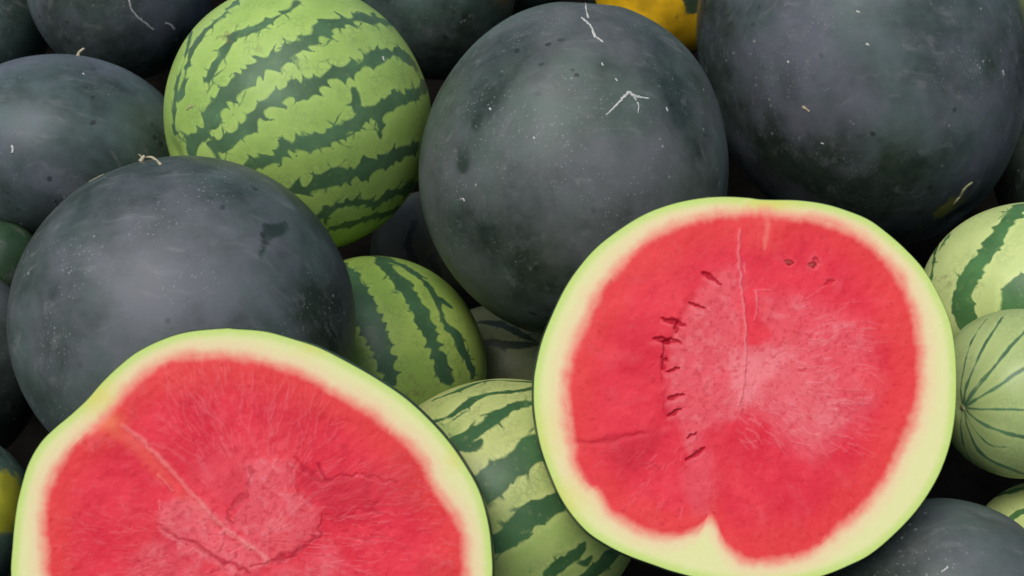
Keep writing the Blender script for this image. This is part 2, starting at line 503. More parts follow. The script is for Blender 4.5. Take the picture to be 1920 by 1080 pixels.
# big black melon in the middle
m = Melon(1076, 322, 291, 320, 0, .946, (.1, .97, -.1), 1.3, res=(420, 210))
o = black(m, M_BLACK, "big black watermelon with a white forked sap scar on its upper right", group=GB,
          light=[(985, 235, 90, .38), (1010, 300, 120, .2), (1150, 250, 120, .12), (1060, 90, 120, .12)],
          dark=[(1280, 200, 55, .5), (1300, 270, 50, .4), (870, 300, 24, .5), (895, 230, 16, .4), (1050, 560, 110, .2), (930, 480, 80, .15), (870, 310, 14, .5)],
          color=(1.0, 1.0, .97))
scar(m, o, [([(1136, 216), (1150, 203), (1163, 190), (1172, 180), (1180, 173)], 1.2, 4.2), ([(1178, 173), (1188, 180), (1200, 183), (1217, 185)], 5.0, 1.6),
            ([(1188, 183), (1194, 191), (1197, 200), (1196, 213)], 2.4, .8)], "sap_scar", M_SAP, 1)
scar(m, o, [([(1098, 2), (1099, 18), (1103, 34)], 1.2, 2.5), ([(1090, 33), (1102, 44), (1110, 54), (1113, 66), (1121, 73), (1131, 80)], 2.6, 2.2),
            ([(1112, 58), (1116, 72)], 2.5, 3.6)], "sap_streak", M_SAP, 2)
scar(m, o, [([(1128, 120), (1131, 122)], 2.0, 2.0), ([(1154, 150), (1157, 152)], 2.6, 2.2), ([(1250, 202), (1252, 208)], 2.6, 2.2),
            ([(918, 203), (921, 206)], 2.4, 2.2), ([(1002, 258), (1004, 261)], 1.8, 1.8), ([(868, 372), (874, 376)], 1.6, 2.2)], "grit", M_SAP, 3)

# big black melon top right
m = Melon(1612, 98, 296, 376, 17, 1.088, (.25, -.92, -.30), 2.7, res=(420, 210))
o = black(m, M_BLACK, "big black watermelon with an olive lower tip, in the top right corner", group=GB,
          light=[(1590, 120, 170, .5), (1420, 120, 60, .2), (1790, 150, 120, .18), (1460, 250, 70, .12)],  # broad centre blotch also paints in brightness the sun does not give here
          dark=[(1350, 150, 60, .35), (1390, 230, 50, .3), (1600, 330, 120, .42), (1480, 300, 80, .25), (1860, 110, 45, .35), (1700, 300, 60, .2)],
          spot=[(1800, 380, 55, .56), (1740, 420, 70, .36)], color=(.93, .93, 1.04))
scar(m, o, [([(1788, 385), (1800, 370), (1812, 352), (1822, 345)], 3.5, 5.5)], "corky_patch", M_SCAR, 4)
scar(m, o, [([(1506, 199), (1519, 208)], 3.2, 2.4)], "bract", M_STRAW, 5)
scar(m, o, [([(1606, 21), (1612, 24)], 1.8, 1.8), ([(1625, 83), (1629, 85)], 2.2, 2), ([(1477, 115), (1480, 118)], 2.2, 2.2), ([(1882, 132), (1884, 142)], 1.8, 1.4),
            ([(1541, 266), (1545, 268)], 1.8, 1.6)], "grit", M_SAP, 6)

# black melon at the left, in front
m = Melon(350, 604, 318, 315, 0, .840, (-.18, .90, -.40), 3.9, res=(440, 220))
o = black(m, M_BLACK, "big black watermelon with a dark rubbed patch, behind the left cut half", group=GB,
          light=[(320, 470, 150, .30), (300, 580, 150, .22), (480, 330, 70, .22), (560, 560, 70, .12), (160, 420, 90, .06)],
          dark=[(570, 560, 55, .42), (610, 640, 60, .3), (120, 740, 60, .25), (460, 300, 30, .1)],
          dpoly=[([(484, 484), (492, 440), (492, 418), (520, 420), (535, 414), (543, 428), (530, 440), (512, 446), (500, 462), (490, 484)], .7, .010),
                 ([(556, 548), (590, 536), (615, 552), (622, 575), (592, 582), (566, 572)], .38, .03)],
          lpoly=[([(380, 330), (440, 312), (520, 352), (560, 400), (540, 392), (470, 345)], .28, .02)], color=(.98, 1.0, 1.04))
free_tube(m, o, [(262, 298), (266, 290), (270, 286)], [0, 5, 9], 5, 2.4, "stem_stub", M_STRAW)
free_tube(m, o, [(300, 300), (285, 294), (268, 290), (258, 283)], [0, 3, 6, 14], 3.2, 1.0, "dry_tendril", M_STRAW)
scar(m, o, [([(160, 332), (172, 322), (188, 315)], 1.5, 2.2)], "sap_streak", M_STRAW, 8)

# black melons at the upper left
m = Melon(120, 286, 227, 183, 0, 1.03, (.3, .9, -.3), 5.2, res=(300, 150))
o = black(m, M_BLACK, "grey-bloomed black watermelon at the left edge, above the one with a dark rubbed patch", group=GB,
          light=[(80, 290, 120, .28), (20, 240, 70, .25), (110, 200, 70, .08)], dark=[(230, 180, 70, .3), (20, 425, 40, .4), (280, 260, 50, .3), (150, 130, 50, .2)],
          color=(.92, .98, 1.12))
scar(m, o, [([(24, 272), (25, 286)], 2.2, 3.2), ([(155, 138), (158, 141)], 2, 2)], "grit", M_SAP, 9)
free_tube(m, o, [(146, 106), (149, 98), (158, 90)], [0, 6, 14], 3.2, 2.0, "dry_tendril", M_STRAW)

m = Melon(225, -30, 172, 182, 0, 1.244, (.5, .8, -.3), 6.4, res=(200, 100))
o = black(m, M_BLACK, "black watermelon with pale thin scratches, at the top edge left of the lime one", group=GB, light=[(215, 50, 70, .25)], dark=[(320, 100, 50, .3)], color=(.95, .98, 1.08))
scar(m, o, [([(243, 0), (246, 16), (258, 32), (274, 45), (290, 58)], 1.4, 2.2), ([(312, 44), (322, 48), (328, 56)], 1.8, 2.4)], "scratch", M_SAP, 10)

m = Melon(0, 10, 100, 150, 0, 1.285, (.1, .9, -.3), 7.7, res=(160, 80))
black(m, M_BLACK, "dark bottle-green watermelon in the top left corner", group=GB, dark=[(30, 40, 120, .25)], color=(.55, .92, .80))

m = Melon(820, -40, 150, 190, 0, 1.255, (.2, .9, -.3), 8.1, res=(200, 100))
black(m, M_BLACK, "dark green watermelon at the top edge, right behind the lime striped one", group=GB, light=[(790, 40, 50, .1)], dark=[(850, 80, 60, .3)], color=(.72, .98, .85))
m = Melon(985, -92, 100, 125, 0, 1.36, (.2, .9, -.3), 8.9, res=(120, 60))
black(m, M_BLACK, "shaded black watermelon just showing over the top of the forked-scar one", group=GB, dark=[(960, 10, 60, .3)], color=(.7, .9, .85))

# melons with yellow undersides turned outward
m = Melon(1240, -62, 155, 178, 0, 1.333, (.4, .8, .2), 9.3, res=(240, 120), lump=.10)
black(m, M_BLACK_ORANGE, "dark watermelon with a bright orange-yellow patch at the top edge", group=GB,
      spot=[(1160, -10, 90, 1.0), (1230, 30, 90, 1.0), (1280, 75, 70, .9), (1325, 66, 70, .95)], color=(.7, 1, .5))
m = Melon(-75, 965, 138, 150, 0, .746, (.5, .7, -.3), 10.2, res=(220, 110))
black(m, M_BLACK_YELLOW, "dark green watermelon with a yellow patch at the left edge, beside the left cut half", group=GB,
      spot=[(20, 930, 75, .95), (-10, 940, 80, .8)], dark=[(40, 840, 50, .4)], color=(.6, 1, .7))

m = Melon(-112, 690, 190, 200, 0, .858, (.2, .9, -.2), 11.4, res=(240, 120))
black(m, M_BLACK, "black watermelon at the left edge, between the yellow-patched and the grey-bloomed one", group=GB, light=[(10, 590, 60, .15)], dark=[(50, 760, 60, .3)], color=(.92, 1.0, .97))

m = Melon(-8, 492, 86, 80, 0, .98, (.2, .9, -.2), 23.3, res=(160, 80))
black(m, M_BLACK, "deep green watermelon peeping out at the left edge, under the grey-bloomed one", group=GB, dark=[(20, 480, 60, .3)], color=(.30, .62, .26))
# right edge and lower right
m = Melon(2005, 300, 142, 185, 0, 1.15, (.2, .9, -.3), 12.8, res=(200, 100))
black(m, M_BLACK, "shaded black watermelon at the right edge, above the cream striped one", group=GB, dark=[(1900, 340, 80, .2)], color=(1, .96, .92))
m = Melon(1775, 1152, 218, 218, 0, .775, (.3, .85, -.4), 13.5, res=(320, 160))
o = black(m, M_BLACK, "black watermelon in the bottom right corner, under the right cut half", group=GB, light=[(1790, 1030, 90, .2)], dark=[(1900, 1010, 60, .25)], color=(.95, 1.0, .98))
scar(m, o, [([(1765, 1072), (1772, 1068), (1777, 1062)], 1.6, 2.4)], "grit", M_SAP, 12)

# lime striped melon
Zx = lambda pts, ox, oy, k: [(ox + x / k, oy + y / k) for x, y in pts]
m = Melon(560, 222, 250, 254, 0, 1.004, (-.90, -.27, -.34), 14.2, res=(600, 300))
A_ = lambda *p: Zx(p, 300, 0, 2.25)
st = [(16.5, 17.0, 10.9, A_((125, 640), (180, 560), (215, 480), (260, 420), (320, 370), (370, 320), (420, 285), (500, 250), (570, 210), (640, 165), (700, 110), (790, 85), (880, 75), (960, 85), (1010, 105))),
      (9.8, 12.0, 6.4, A_((190, 340), (230, 280), (280, 200), (310, 150), (370, 130), (440, 100), (500, 65), (540, 45), (580, 10))),
      (8.6, 10.9, 7.5, A_((80, 420), (110, 300), (140, 210), (190, 140), (250, 80), (300, 30), (330, 0))),
      (5.3, 5.3, 4.2, A_((55, 560), (62, 450), (75, 350), (110, 230), (130, 130))),
      (12.0, 15.4, 9.8, A_((240, 680), (232, 620), (290, 590), (370, 540), (410, 480), (470, 430), (540, 390), (600, 385), (660, 350), (720, 320), (800, 300), (850, 270), (900, 250), (960, 215), (1040, 235), (1080, 270))),
      (10.9, 15.4, 10.9, A_((340, 710), (420, 680), (490, 670), (540, 620), (600, 600), (680, 590), (750, 560), (830, 510), (880, 470), (940, 450), (1010, 410), (1080, 390), (1130, 340))),
      (14.2, 17.0, 15.4, A_((480, 830), (570, 810), (660, 775), (740, 740), (800, 735), (860, 710), (930, 690), (1000, 650), (1070, 625))),
      (5.3, 8.6, 14.2, A_((600, 960), (690, 900), (750, 870), (800, 850), (870, 850), (900, 860), (960, 820), (1060, 790))),
      (8.6, 8.6, 12.0, A_((620, 985), (720, 960), (800, 940), (880, 910), (980, 885), (1060, 850))),
      (14.2, 14.2, 14.2, A_((690, 1050), (780, 1035), (900, 1000), (1010, 960))),
      (4.2, 6.4, 4.2, A_((700, 880), (690, 920), (700, 950))), (4.2, 5.3, 3.0, A_((820, 470), (828, 420), (820, 380))), (4.2, 5.3, 3.0, A_((930, 570), (925, 530), (920, 500))),
      (4.2, 4.2, 3.0, A_((60, 560), (85, 555), (110, 575), (120, 610)))]
o = striped(m, M_LIME, "lime green watermelon with dark wavy stripes, near the top of the pile", st, [(a, .07) for a in range(190, 345, 27)], group=GS, lobe=38, amp=18)
scar(m, o, [([(350, 206), (354, 202), (361, 199)], 2.0, 3.2)], "stem_scar", M_SCAR, 13)
scar(m, o, [([(721, 106), (722, 113)], 2.0, 2.4)], "grit", M_SAP, 14)

# striped melon between the left black one and the big middle one
m = Melon(700, 694, 214, 216, 0, .985, (-.35, .90, -.18), 15.6, res=(360, 180))
B_ = lambda *p: Zx(p, 560, 400, 2.7)
st = [(18.20, 23.40, 11.70, B_((190, 255), (260, 340), (310, 430), (350, 530), (390, 600), (430, 690), (455, 770), (480, 850))),
      (14.30, 16.90, 15.60, B_((410, 235), (480, 310), (560, 400), (600, 460), (640, 560), (680, 650), (720, 740), (765, 840))),
      (5.20, 6.50, 10.40, B_((440, 222), (560, 290), (640, 350), (700, 440), (745, 560), (790, 605), (840, 700), (880, 800))),
      (6.50, 6.50, 5.20, B_((345, 212), (450, 235), (560, 285), (640, 330))),
      (5.20, 6.50, 3.90, B_((700, 430), (735, 445), (765, 470))), (7.80, 6.50, 3.90, B_((150, 225), (200, 290), (215, 330)))]
striped(m, M_MID, "green striped watermelon wedged below the lime one, behind the left cut half", st, [(a, .09) for a in range(150, 300, 30)], group=GS, lobe=30, amp=12)

# striped melon between the two halves
m = Melon(945, 947, 262, 240, 0, .828, (.84, .46, .26), 16.9, res=(400, 200))
C_ = lambda *p: Zx(p, 740, 680, 2.7)
st = [(2.90, 4.35, 4.35, C_((200, 185), (300, 150), (400, 112), (480, 92), (600, 94), (700, 98))),
      (7.25, 7.25, 5.80, C_((185, 302), (280, 270), (340, 222), (420, 175), (520, 152), (620, 142), (700, 130))),
      (11.60, 13.05, 8.70, C_((290, 408), (380, 365), (440, 330), (500, 290), (570, 235), (640, 210), (710, 205))),
      (7.25, 7.25, 4.35, C_((330, 425), (400, 428), (435, 390))),
      (29.00, 24.65, 26.10, C_((400, 640), (480, 600), (560, 540), (620, 500), (680, 450), (740, 420))),
      (20.30, 20.30, 14.50, C_((490, 920), (580, 880), (660, 800), (730, 750), (800, 720), (860, 680))),
      (14.50, 14.50, 7.25, C_((770, 1070), (860, 1015), (930, 960), (965, 915))), (5.80, 5.80, 2.90, C_((990, 985), (960, 1010), (930, 1010))),
      (14.50, 17.40, 20.30, C_((880, 1130), (980, 1080), (1080, 1000), (1140, 930)))]
striped(m, M_OLIVE, "yellow-green watermelon with dark green stripes between the two cut halves", st, [(a, .10) for a in range(140, 320, 32)], group=GS)

# right edge: cream striped one and pale one with its blossom scar
m = Melon(1935, 562, 208, 183, 0, .907, (.25, .92, .2), 17.3, res=(320, 160))
D_ = lambda *p: Zx(p, 1640, 340, 1.8)
st = [(14.50, 18.85, 24.65, D_((500, 85), (440, 145), (400, 215), (350, 275), (315, 330), (298, 400), (305, 470))),
      (20.30, 24.65, 20.30, D_((540, 330), (490, 370), (465, 430))), (7.25, 8.70, 7.25, D_((215, 200), (202, 260), (190, 330))), (4.35, 4.35, 4.35, D_((262, 170), (228, 220), (215, 240)))]
striped(m, M_CREAM, "cream and green watermelon with broad stripes cut by the right edge", st, [(a, .10) for a in range(150, 300, 35)], group=GS, amp=11)
m = Melon(1905, 737, 147, 159, 0, .819, (1801, 763), 18.5, res=(400, 200), lump=.015)
D2 = [(1.84, 2.01, 2.51, [(1804, 760), (1815, 715), (1845, 650), (1880, 596)]), (1.84, 2.51, 2.93, [(1806, 762), (1835, 725), (1880, 668), (1925, 618)]),
      (1.67, 2.67, 3.51, [(1806, 764), (1850, 738), (1890, 712), (1930, 684)]), (1.26, 1.84, 1.84, [(1808, 766), (1860, 768), (1930, 768)]),
      (1.17, 2.85, 4.19, [(1808, 768), (1845, 795), (1890, 812), (1935, 822)]), (1.00, 4.19, 5.02, [(1806, 770), (1822, 820), (1850, 858), (1920, 888)]),
      (0.84, 1.51, 1.26, [(1806, 760), (1840, 712), (1862, 690)]), (0.84, 1.67, 1.26, [(1806, 772), (1850, 830), (1885, 838)]), (1.34, 1.34, 2.09, [(1802, 760), (1803, 710), (1822, 640), (1850, 600)]),
      (1.26, 2.09, 2.51, [(1801, 772), (1806, 830), (1825, 872)])]
o = striped(m, M_PALE, "small pale green watermelon with thin dark lines radiating from its blossom scar", D2, [(a, .03) for a in range(0, 360, 40)], group=GS, amp=1.2)
scar(m, o, [([(1800, 764), (1806, 766)], 7, 6)], "blossom_scar", M_SCAR, 15)
m = Melon(1992, 1015, 160, 118, 0, .845, (.9, .3, .2), 19.1, res=(240, 120))
striped(m, M_CREAM, "pale striped watermelon peeping out behind the black one in the bottom right corner", [(9, 9, 9, [(1840, 945), (1880, 925), (1930, 912)]), (6, 6, 8, [(1880, 985), (1910, 962), (1935, 958)])],
        [(a, .12) for a in range(20, 380, 36)], group=GS)
m = Melon(2052, -45, 152, 150, 0, 1.319, (.3, .9, .1), 22.4, res=(160, 80))
striped(m, M_CREAM, "pale green striped watermelon just showing in the top right corner", [], [(a, .06) for a in range(0, 360, 30)], group=GS)
# the ones deep in the gaps, their rinds coloured dark for the shade there
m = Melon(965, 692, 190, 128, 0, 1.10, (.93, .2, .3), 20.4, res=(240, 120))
striped(m, M_DUSK, "shade-painted olive striped watermelon deep in the gap below the black one with the forked scar", [(6, 7, 6, [(880, 606), (930, 606), (1000, 640)]), (5, 7, 7, [(890, 640), (950, 648), (1010, 645)])],
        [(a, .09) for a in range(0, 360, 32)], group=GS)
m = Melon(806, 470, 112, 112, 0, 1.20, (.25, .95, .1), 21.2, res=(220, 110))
striped(m, M_GLOOM, "shade-painted striped watermelon deep in the gap under the lime striped one", [(7, 7, 5, [(775, 420), (765, 460), (780, 500)]), (7, 7, 5, [(812, 480), (820, 510), (835, 540)])],
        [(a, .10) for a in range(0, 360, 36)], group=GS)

# ------------------------------------------------------------------ the two cut halves
class Face:
    def __init__(s, cx, cy, d, nrm, outer, inner, nth=900):
        s.cx, s.cy = cx, cy
        s.c = pix(cx, cy, d); s.N = CB @ (np.array(nrm, float) / np.linalg.norm(nrm))    # points at the camera side
        s.th = np.linspace(0, 2 * math.pi, nth, endpoint=False); s.nth = nth
        s.Ro = s.rad(outer); s.Ri = s.rad(inner)
        s.px = d / F
    def rad(s, pts):
        P = catmull(pts, 14); a = np.arctan2(P[:, 1] - s.cy, P[:, 0] - s.cx); r = np.hypot(P[:, 0] - s.cx, P[:, 1] - s.cy)
        k = np.argsort(a); a, r = a[k], r[k]
        return np.interp(s.th, np.r_[a - 2 * math.pi, a, a + 2 * math.pi], np.r_[r, r, r])
    def world(s, X, Y):
        q = np.stack([(X - 960) / F, (540 - Y) / F, np.ones_like(X)], -1) @ CB.T
        t = ((s.c - CAM) @ s.N) / (q @ s.N)
        return CAM + q * t[:, None]
    def ring(s, ts):
        """pixel positions for t: 0 the centre, 1 the edge of the red, 2 the outer edge"""
        R = np.stack([s.Ri * t if t <= 1 else s.Ri + (s.Ro - s.Ri) * (t - 1) for t in ts])
        return (s.cx + R * np.cos(s.th)).ravel(), (s.cy + R * np.sin(s.th)).ravel(), R.ravel(), np.tile(s.th, len(ts)), np.tile(s.Ri, len(ts)), np.tile(s.Ro, len(ts))
    def build(s, fields, root):
        off = None
        for nm, ts in (("flesh", np.r_[.002, np.linspace(.006, 1, 230)]), ("rind", np.linspace(1, 2, 60))):
            X, Y, R, T, Ri, Ro = s.ring(ts)
            A = fields(X, Y, R, T, Ri)
            hgt = A.pop("h") * s.px
            A["rdist"] = R - Ri + fibres(X, Y, s.cx, s.cy, 51.0, 150, 34) * 5; A["odist"] = Ro - R
            V = s.world(X, Y) + s.N * hgt[:, None] - s.c
            o = link(nm, mesh_from(nm, V, ringquads(s.nth, len(ts))[:, ::-1], A), M_CUT, root)
            if nm == "flesh": fl = o
        return fl
    def skin(s, root, depth, bulge=.15):
        us = np.linspace(0, 1, 70) ** 1.3
        k0 = math.sqrt(1 - bulge * bulge)
        X, Y, *_ = s.ring([2.0]); P = s.world(X, Y) - s.c
        V = [P * 1.0, P * 1.002 - s.N * .0006]
        for u in us[1:]:
            q = u * (1 + bulge) - bulge
            V.append(P * 1.003 * max(math.sqrt(max(1 - q * q, 0)) / k0, .002) - s.N * (.0006 + depth * u))
        V = np.concatenate(V); n = len(us) + 1
        z = np.zeros(len(V))
        o = link("skin", mesh_from("skin", V, ringquads(s.nth, n)[:, ::-1], {"light": z, "dark": z + .1, "spot": z}), M_HALF, root)
        o.color = (.75, 1.0, .7, 1)
        return o

def half(face, fields, depth, label):
    root = bpy.data.objects.new("watermelon_half", None); COL.objects.link(root); root.location = face.c
    tag(root, label, "watermelon half", "cut watermelon halves on the pile")
    fl = face.build(fields, root)
    face.skin(root, depth)
    return root, fl

def blob(X, Y, pts, soft, seed=0.0, jag=10, sc=28):
    """soft-edged polygon in face pixels, edges roughened"""
    P = catmull(pts, 6)
    X = X + (fbm(np.c_[X, Y] / sc, seed, 3) - .5) * jag * 2; Y = Y + (fbm(np.c_[Y, X] / sc, seed + 5, 3) - .5) * jag * 2
    ins = np.zeros(len(X), bool)
    for k in range(len(P)):
        (x1, y1), (x2, y2) = P[k], P[(k + 1) % len(P)]
        ins ^= ((y1 > Y) != (y2 > Y)) & (X < (x2 - x1) * (Y - y1) / (y2 - y1 + 1e-9) + x1)
    near = (X > P[:, 0].min() - 60) & (X < P[:, 0].max() + 60) & (Y > P[:, 1].min() - 60) & (Y < P[:, 1].max() + 60)
    d = np.full(len(X), 99.0)
    if near.any(): d[near] = segdist(np.c_[X, Y][near], np.r_[P[::3], P[:1]])[0]
    return sstep(-soft, soft, np.where(ins, d, -d))

def line(X, Y, pts, w0, w1, seed=0.0, jag=3, soft=2.0, sc=14, taper=False):
    """a stroke in face pixels"""
    pts = np.asarray(pts, float); r = np.zeros(len(X)); mg = max(w0, w1) + jag + soft + 4
    k = (X > pts[:, 0].min() - mg) & (X < pts[:, 0].max() + mg) & (Y > pts[:, 1].min() - mg) & (Y < pts[:, 1].max() + mg)
    if not k.any(): return r
    Q = np.c_[X[k], Y[k]]
    Q = Q + (np.stack([fbm(Q / sc, seed, 2), fbm(Q / sc, seed + 9, 2)], -1) - .5) * jag * 2
    d, t = segdist(Q, pts); wd = w0 + (w1 - w0) * t
    if taper: wd = wd * np.sin(math.pi * np.clip(t, .02, .98)) ** .7 * (.5 + 1.1 * fbm(Q / 9, seed + 4, 2))
    r[k] = sstep(wd + soft, np.maximum(wd - soft, 0) * .6, d)
    return r

def fibres(X, Y, cx, cy, seed, na=70, lr=46):
    """radial fibre texture -1..1"""
    dx, dy = X - cx, Y - cy; r = np.hypot(dx, dy) + 1e-6
    ux, uy = dx / r, dy / r
    rough = (fbm(np.c_[X, Y] / 40, seed + 3, 3) - .5) * .10
    P = np.stack([(ux + rough) * na / 6.28, (uy + rough) * na / 6.28, r / lr], -1)
    return (fbm(P, seed, 3) - .5) * 2

def strokes(X, Y, seed, n, reg, ang, L, w):
    """many short thin fibre strokes: reg gives (x, y), ang the direction"""
    rs = np.random.default_rng(seed); r = np.zeros(len(X))
    for _ in range(n):
        x, y = reg(rs); a = ang(x, y) + rs.normal(0, .25); l = L * rs.uniform(.4, 1.3)
        b = rs.normal(0, .25)
        p = [(x, y), (x + l * .5 * math.cos(a), y + l * .5 * math.sin(a)), (x + l * .5 * math.cos(a) + l * .5 * math.cos(a + b), y + l * .5 * math.sin(a) + l * .5 * math.sin(a + b))]
        r = np.maximum(r, rs.uniform(.4, 1) * line(X, Y, p, w, w * .5, rs.uniform(0, 50), 1.5, 1.2))
    return r

def right_fields(X, Y, R, T, Ri):
    red = sstep(1.02, .93, R / Ri)
    XY = np.c_[X, Y]
    cx, cy = 1420, 690
    fb = fibres(X, Y, cx, cy, 2.0)
    n1 = fbm(XY / 90, 4.0, 4); n2 = fbm(XY / 16, 6.0, 3); n3 = fbm(XY / 7, 8.0, 2)
    pale = np.zeros(len(X)); deep = np.zeros(len(X)); h = np.zeros(len(X)); orange = np.zeros(len(X))
    left = blob(X, Y, [(1330, 525), (1385, 500), (1392, 600), (1400, 700), (1385, 790), (1330, 800), (1300, 850), (1280, 800), (1256, 770), (1250, 700), (1262, 640), (1290, 585)], 16, 1, 12)
    heart = blob(X, Y, [(1390, 680), (1420, 650), (1490, 640), (1530, 680), (1540, 740), (1570, 790), (1550, 850), (1490, 850), (1450, 790), (1390, 775)], 34, 2, 26, 60)
    bright = blob(X, Y, [(1395, 660), (1440, 645), (1480, 650), (1470, 680), (1440, 700), (1430, 740), (1400, 760), (1385, 720)], 14, 3, 14)
    right = blob(X, Y, [(1440, 560), (1540, 570), (1630, 640), (1640, 740), (1600, 800), (1540, 790), (1530, 700), (1480, 640), (1410, 620)], 30, 4, 24, 60)
    low = blob(X, Y, [(1290, 860), (1330, 850), (1340, 920), (1330, 975), (1300, 960), (1280, 910)], 18, 5, 14)
    sp = sstep(.52, .72, n2) * .5
    pale += left * (.34 + sp * .45) + heart * (.50 + .25 * sp) + bright * .42 + right * (.27 + sp * .5) + low * .24
    pale += .10 * sstep(.1, .7, fb) + .10 * (n1 - .5)
    dk = blob(X, Y, [(1402, 560), (1412, 545), (1425, 600), (1450, 630), (1420, 648), (1404, 640)], 7, 6, 5)
    pale -= dk * .3
    # seams
    s1 = line(X, Y, [(1386, 432), (1384, 470), (1388, 520), (1392, 560), (1398, 620), (1397, 690), (1386, 760)], 3.2, 2.2, 1, 3)
    s2 = line(X, Y, [(1440, 395), (1438, 430), (1432, 465)], 7, 2, 2, 3, 4)
    s3 = line(X, Y, [(1418, 548), (1418, 575), (1415, 600)], 2.6, 1.6, 3, 2) + line(X, Y, [(1416, 545), (1445, 543)], 1.5, 1, 3, 2) * .6
    s4 = line(X, Y, [(1395, 495), (1398, 510)], 2.5, 1, 5, 2)
    pale += s1 * .55 + s2 * .35 + s3 * .5 + s4 * .5
    h += s1 * 2.0 + s3 * 1.5
    # split lines and slits where seeds sat
    sl = [([(1318, 514), (1332, 520), (1351, 532)], 4.2, 2), ([(1293, 566), (1308, 572), (1324, 579)], 4, 2), ([(1240, 597), (1262, 602), (1284, 608)], 3, 4), ([(1270, 604), (1268, 625)], 4, 1.5),
          ([(1223, 634), (1246, 638), (1278, 643)], 5.5, 3.5), ([(1243, 640), (1256, 644)], 6, 4), ([(1246, 645), (1243, 668), (1242, 692)], 2.6, 1.5), ([(1246, 672), (1252, 673)], 4.5, 3.5),
          ([(1248, 697), (1272, 693)], 4.2, 2.2), ([(1250, 748), (1284, 741)], 3.2, 1.6), ([(1252, 779), (1262, 775), (1275, 768)], 3.8, 2.2), ([(1291, 822), (1305, 812)], 2.6, 2),
          ([(1288, 861), (1305, 851), (1321, 841)], 3.6, 2.4)]
    for k, (p, a, b) in enumerate(sl):
        q = line(X, Y, p, a * 1.05, b * 1.2, k * 3.1, 5, 2.2, 10, True); deep = np.maximum(deep, q * .95); h -= q * 6
        q2 = line(X, Y, [(x, y + 8) for x, y in p], 3, 2, k * 2.2, 3, 3); pale += q2 * .22
    edge = line(X, Y, [(1300, 560), (1270, 610), (1248, 650), (1244, 700), (1252, 780)], 5, 4, 3, 7, 5)
    deep = np.maximum(deep, edge * .25); h -= edge * 1.5
    ck = line(X, Y, [(1086, 832), (1120, 828), (1150, 828), (1180, 815), (1212, 810)], 3.5, 1.5, 4, 10, 7, 30, True)
    deep = np.maximum(deep, ck * .5); h -= ck * 2
    deep = np.maximum(deep, .35 * blob(X, Y, [(1090, 832), (1180, 820), (1250, 790), (1260, 850), (1240, 930), (1180, 900), (1120, 880)], 26, 8, 20) * sstep(.35, .6, n1 + .2 * n3))
    # short fibres in the heart on the right, and around the lower left
    rad = lambda x, y: math.atan2(y - cy, x - cx)
    f1 = strokes(X, Y, 3, 130, lambda r: (r.uniform(1480, 1630), r.uniform(560, 850)), lambda x, y: rad(x, y) * .5, 34, 1.0)
    f2 = strokes(X, Y, 4, 45, lambda r: (r.uniform(1380, 1480), r.uniform(740, 830)), lambda x, y: .7, 26, 1.5)
    f3 = strokes(X, Y, 5, 30, lambda r: (r.uniform(1130, 1290), r.uniform(840, 960)), rad, 20, 1.3)
    f4 = strokes(X, Y, 6, 60, lambda r: (r.uniform(1300, 1640), r.uniform(860, 1010)), rad, 22, 1.1)
    f5 = strokes(X, Y, 8, 60, lambda r: (r.uniform(1280, 1560), r.uniform(560, 860)), lambda x, y: rad(x, y) + 1.2, 18, 1.2)
    pale += .40 * f1 + .40 * f2 + .32 * f3 + .16 * f4
    deep = np.maximum(deep, .08 * f5)
    h += (f1 + f2 + f3) * .5 - f5 * .2
    # dark pin specks in the pale heart
    pin = sstep(.70, .80, vnoise(XY / 6.5, 31)) * (left + right * .7 + heart * .4)
    deep = np.maximum(deep, np.clip(pin, 0, 1) * .28)
    # seed prints upper right
    for x, y, a in ((1480, 492, .2), (1524, 497, -.5), (1556, 530, -.6), (1530, 490, .8)):
        q = line(X, Y, [(x - 12 * math.cos(a), y - 8 * math.sin(a)), (x + 12 * math.cos(a), y + 8 * math.sin(a))], 11, 9, x, 4, 4, 8, True)
        q2 = line(X, Y, [(x - 9 * math.cos(a), y - 6 * math.sin(a)), (x + 9 * math.cos(a), y + 6 * math.sin(a))], 6.5, 5, x, 4, 2, 8, True)
        pale += (q - q2) * .22; deep = np.maximum(deep, q2 * (.42 if x != 1480 else .7)); h -= q2 * 4
    warm = np.clip(sstep(.70, .98, R / Ri) * .9 + (n1 - .55), 0, 1)
    h += (n1 - .5) * 7 + (n2 - .5) * 1.0 + fb * .5 + (n3 - .5) * .3
    h = h * red
    yel = np.maximum(np.exp(-((X - 1442) / 55) ** 2 - ((Y - 382) / 16) ** 2), .7 * np.exp(-((X - 1050) / 45) ** 2 - ((Y - 940) / 40) ** 2))
    yel = np.maximum(yel, .4 * np.exp(-((X - 1020) / 30) ** 2 - ((Y - 820) / 60) ** 2))
    return {"pale": np.clip(pale, 0, 1) * red, "deep": np.clip(deep, 0, 1) * red, "orange": np.clip(orange + s2 * .3, 0, 1), "warm": warm, "yellow": yel, "h": h}

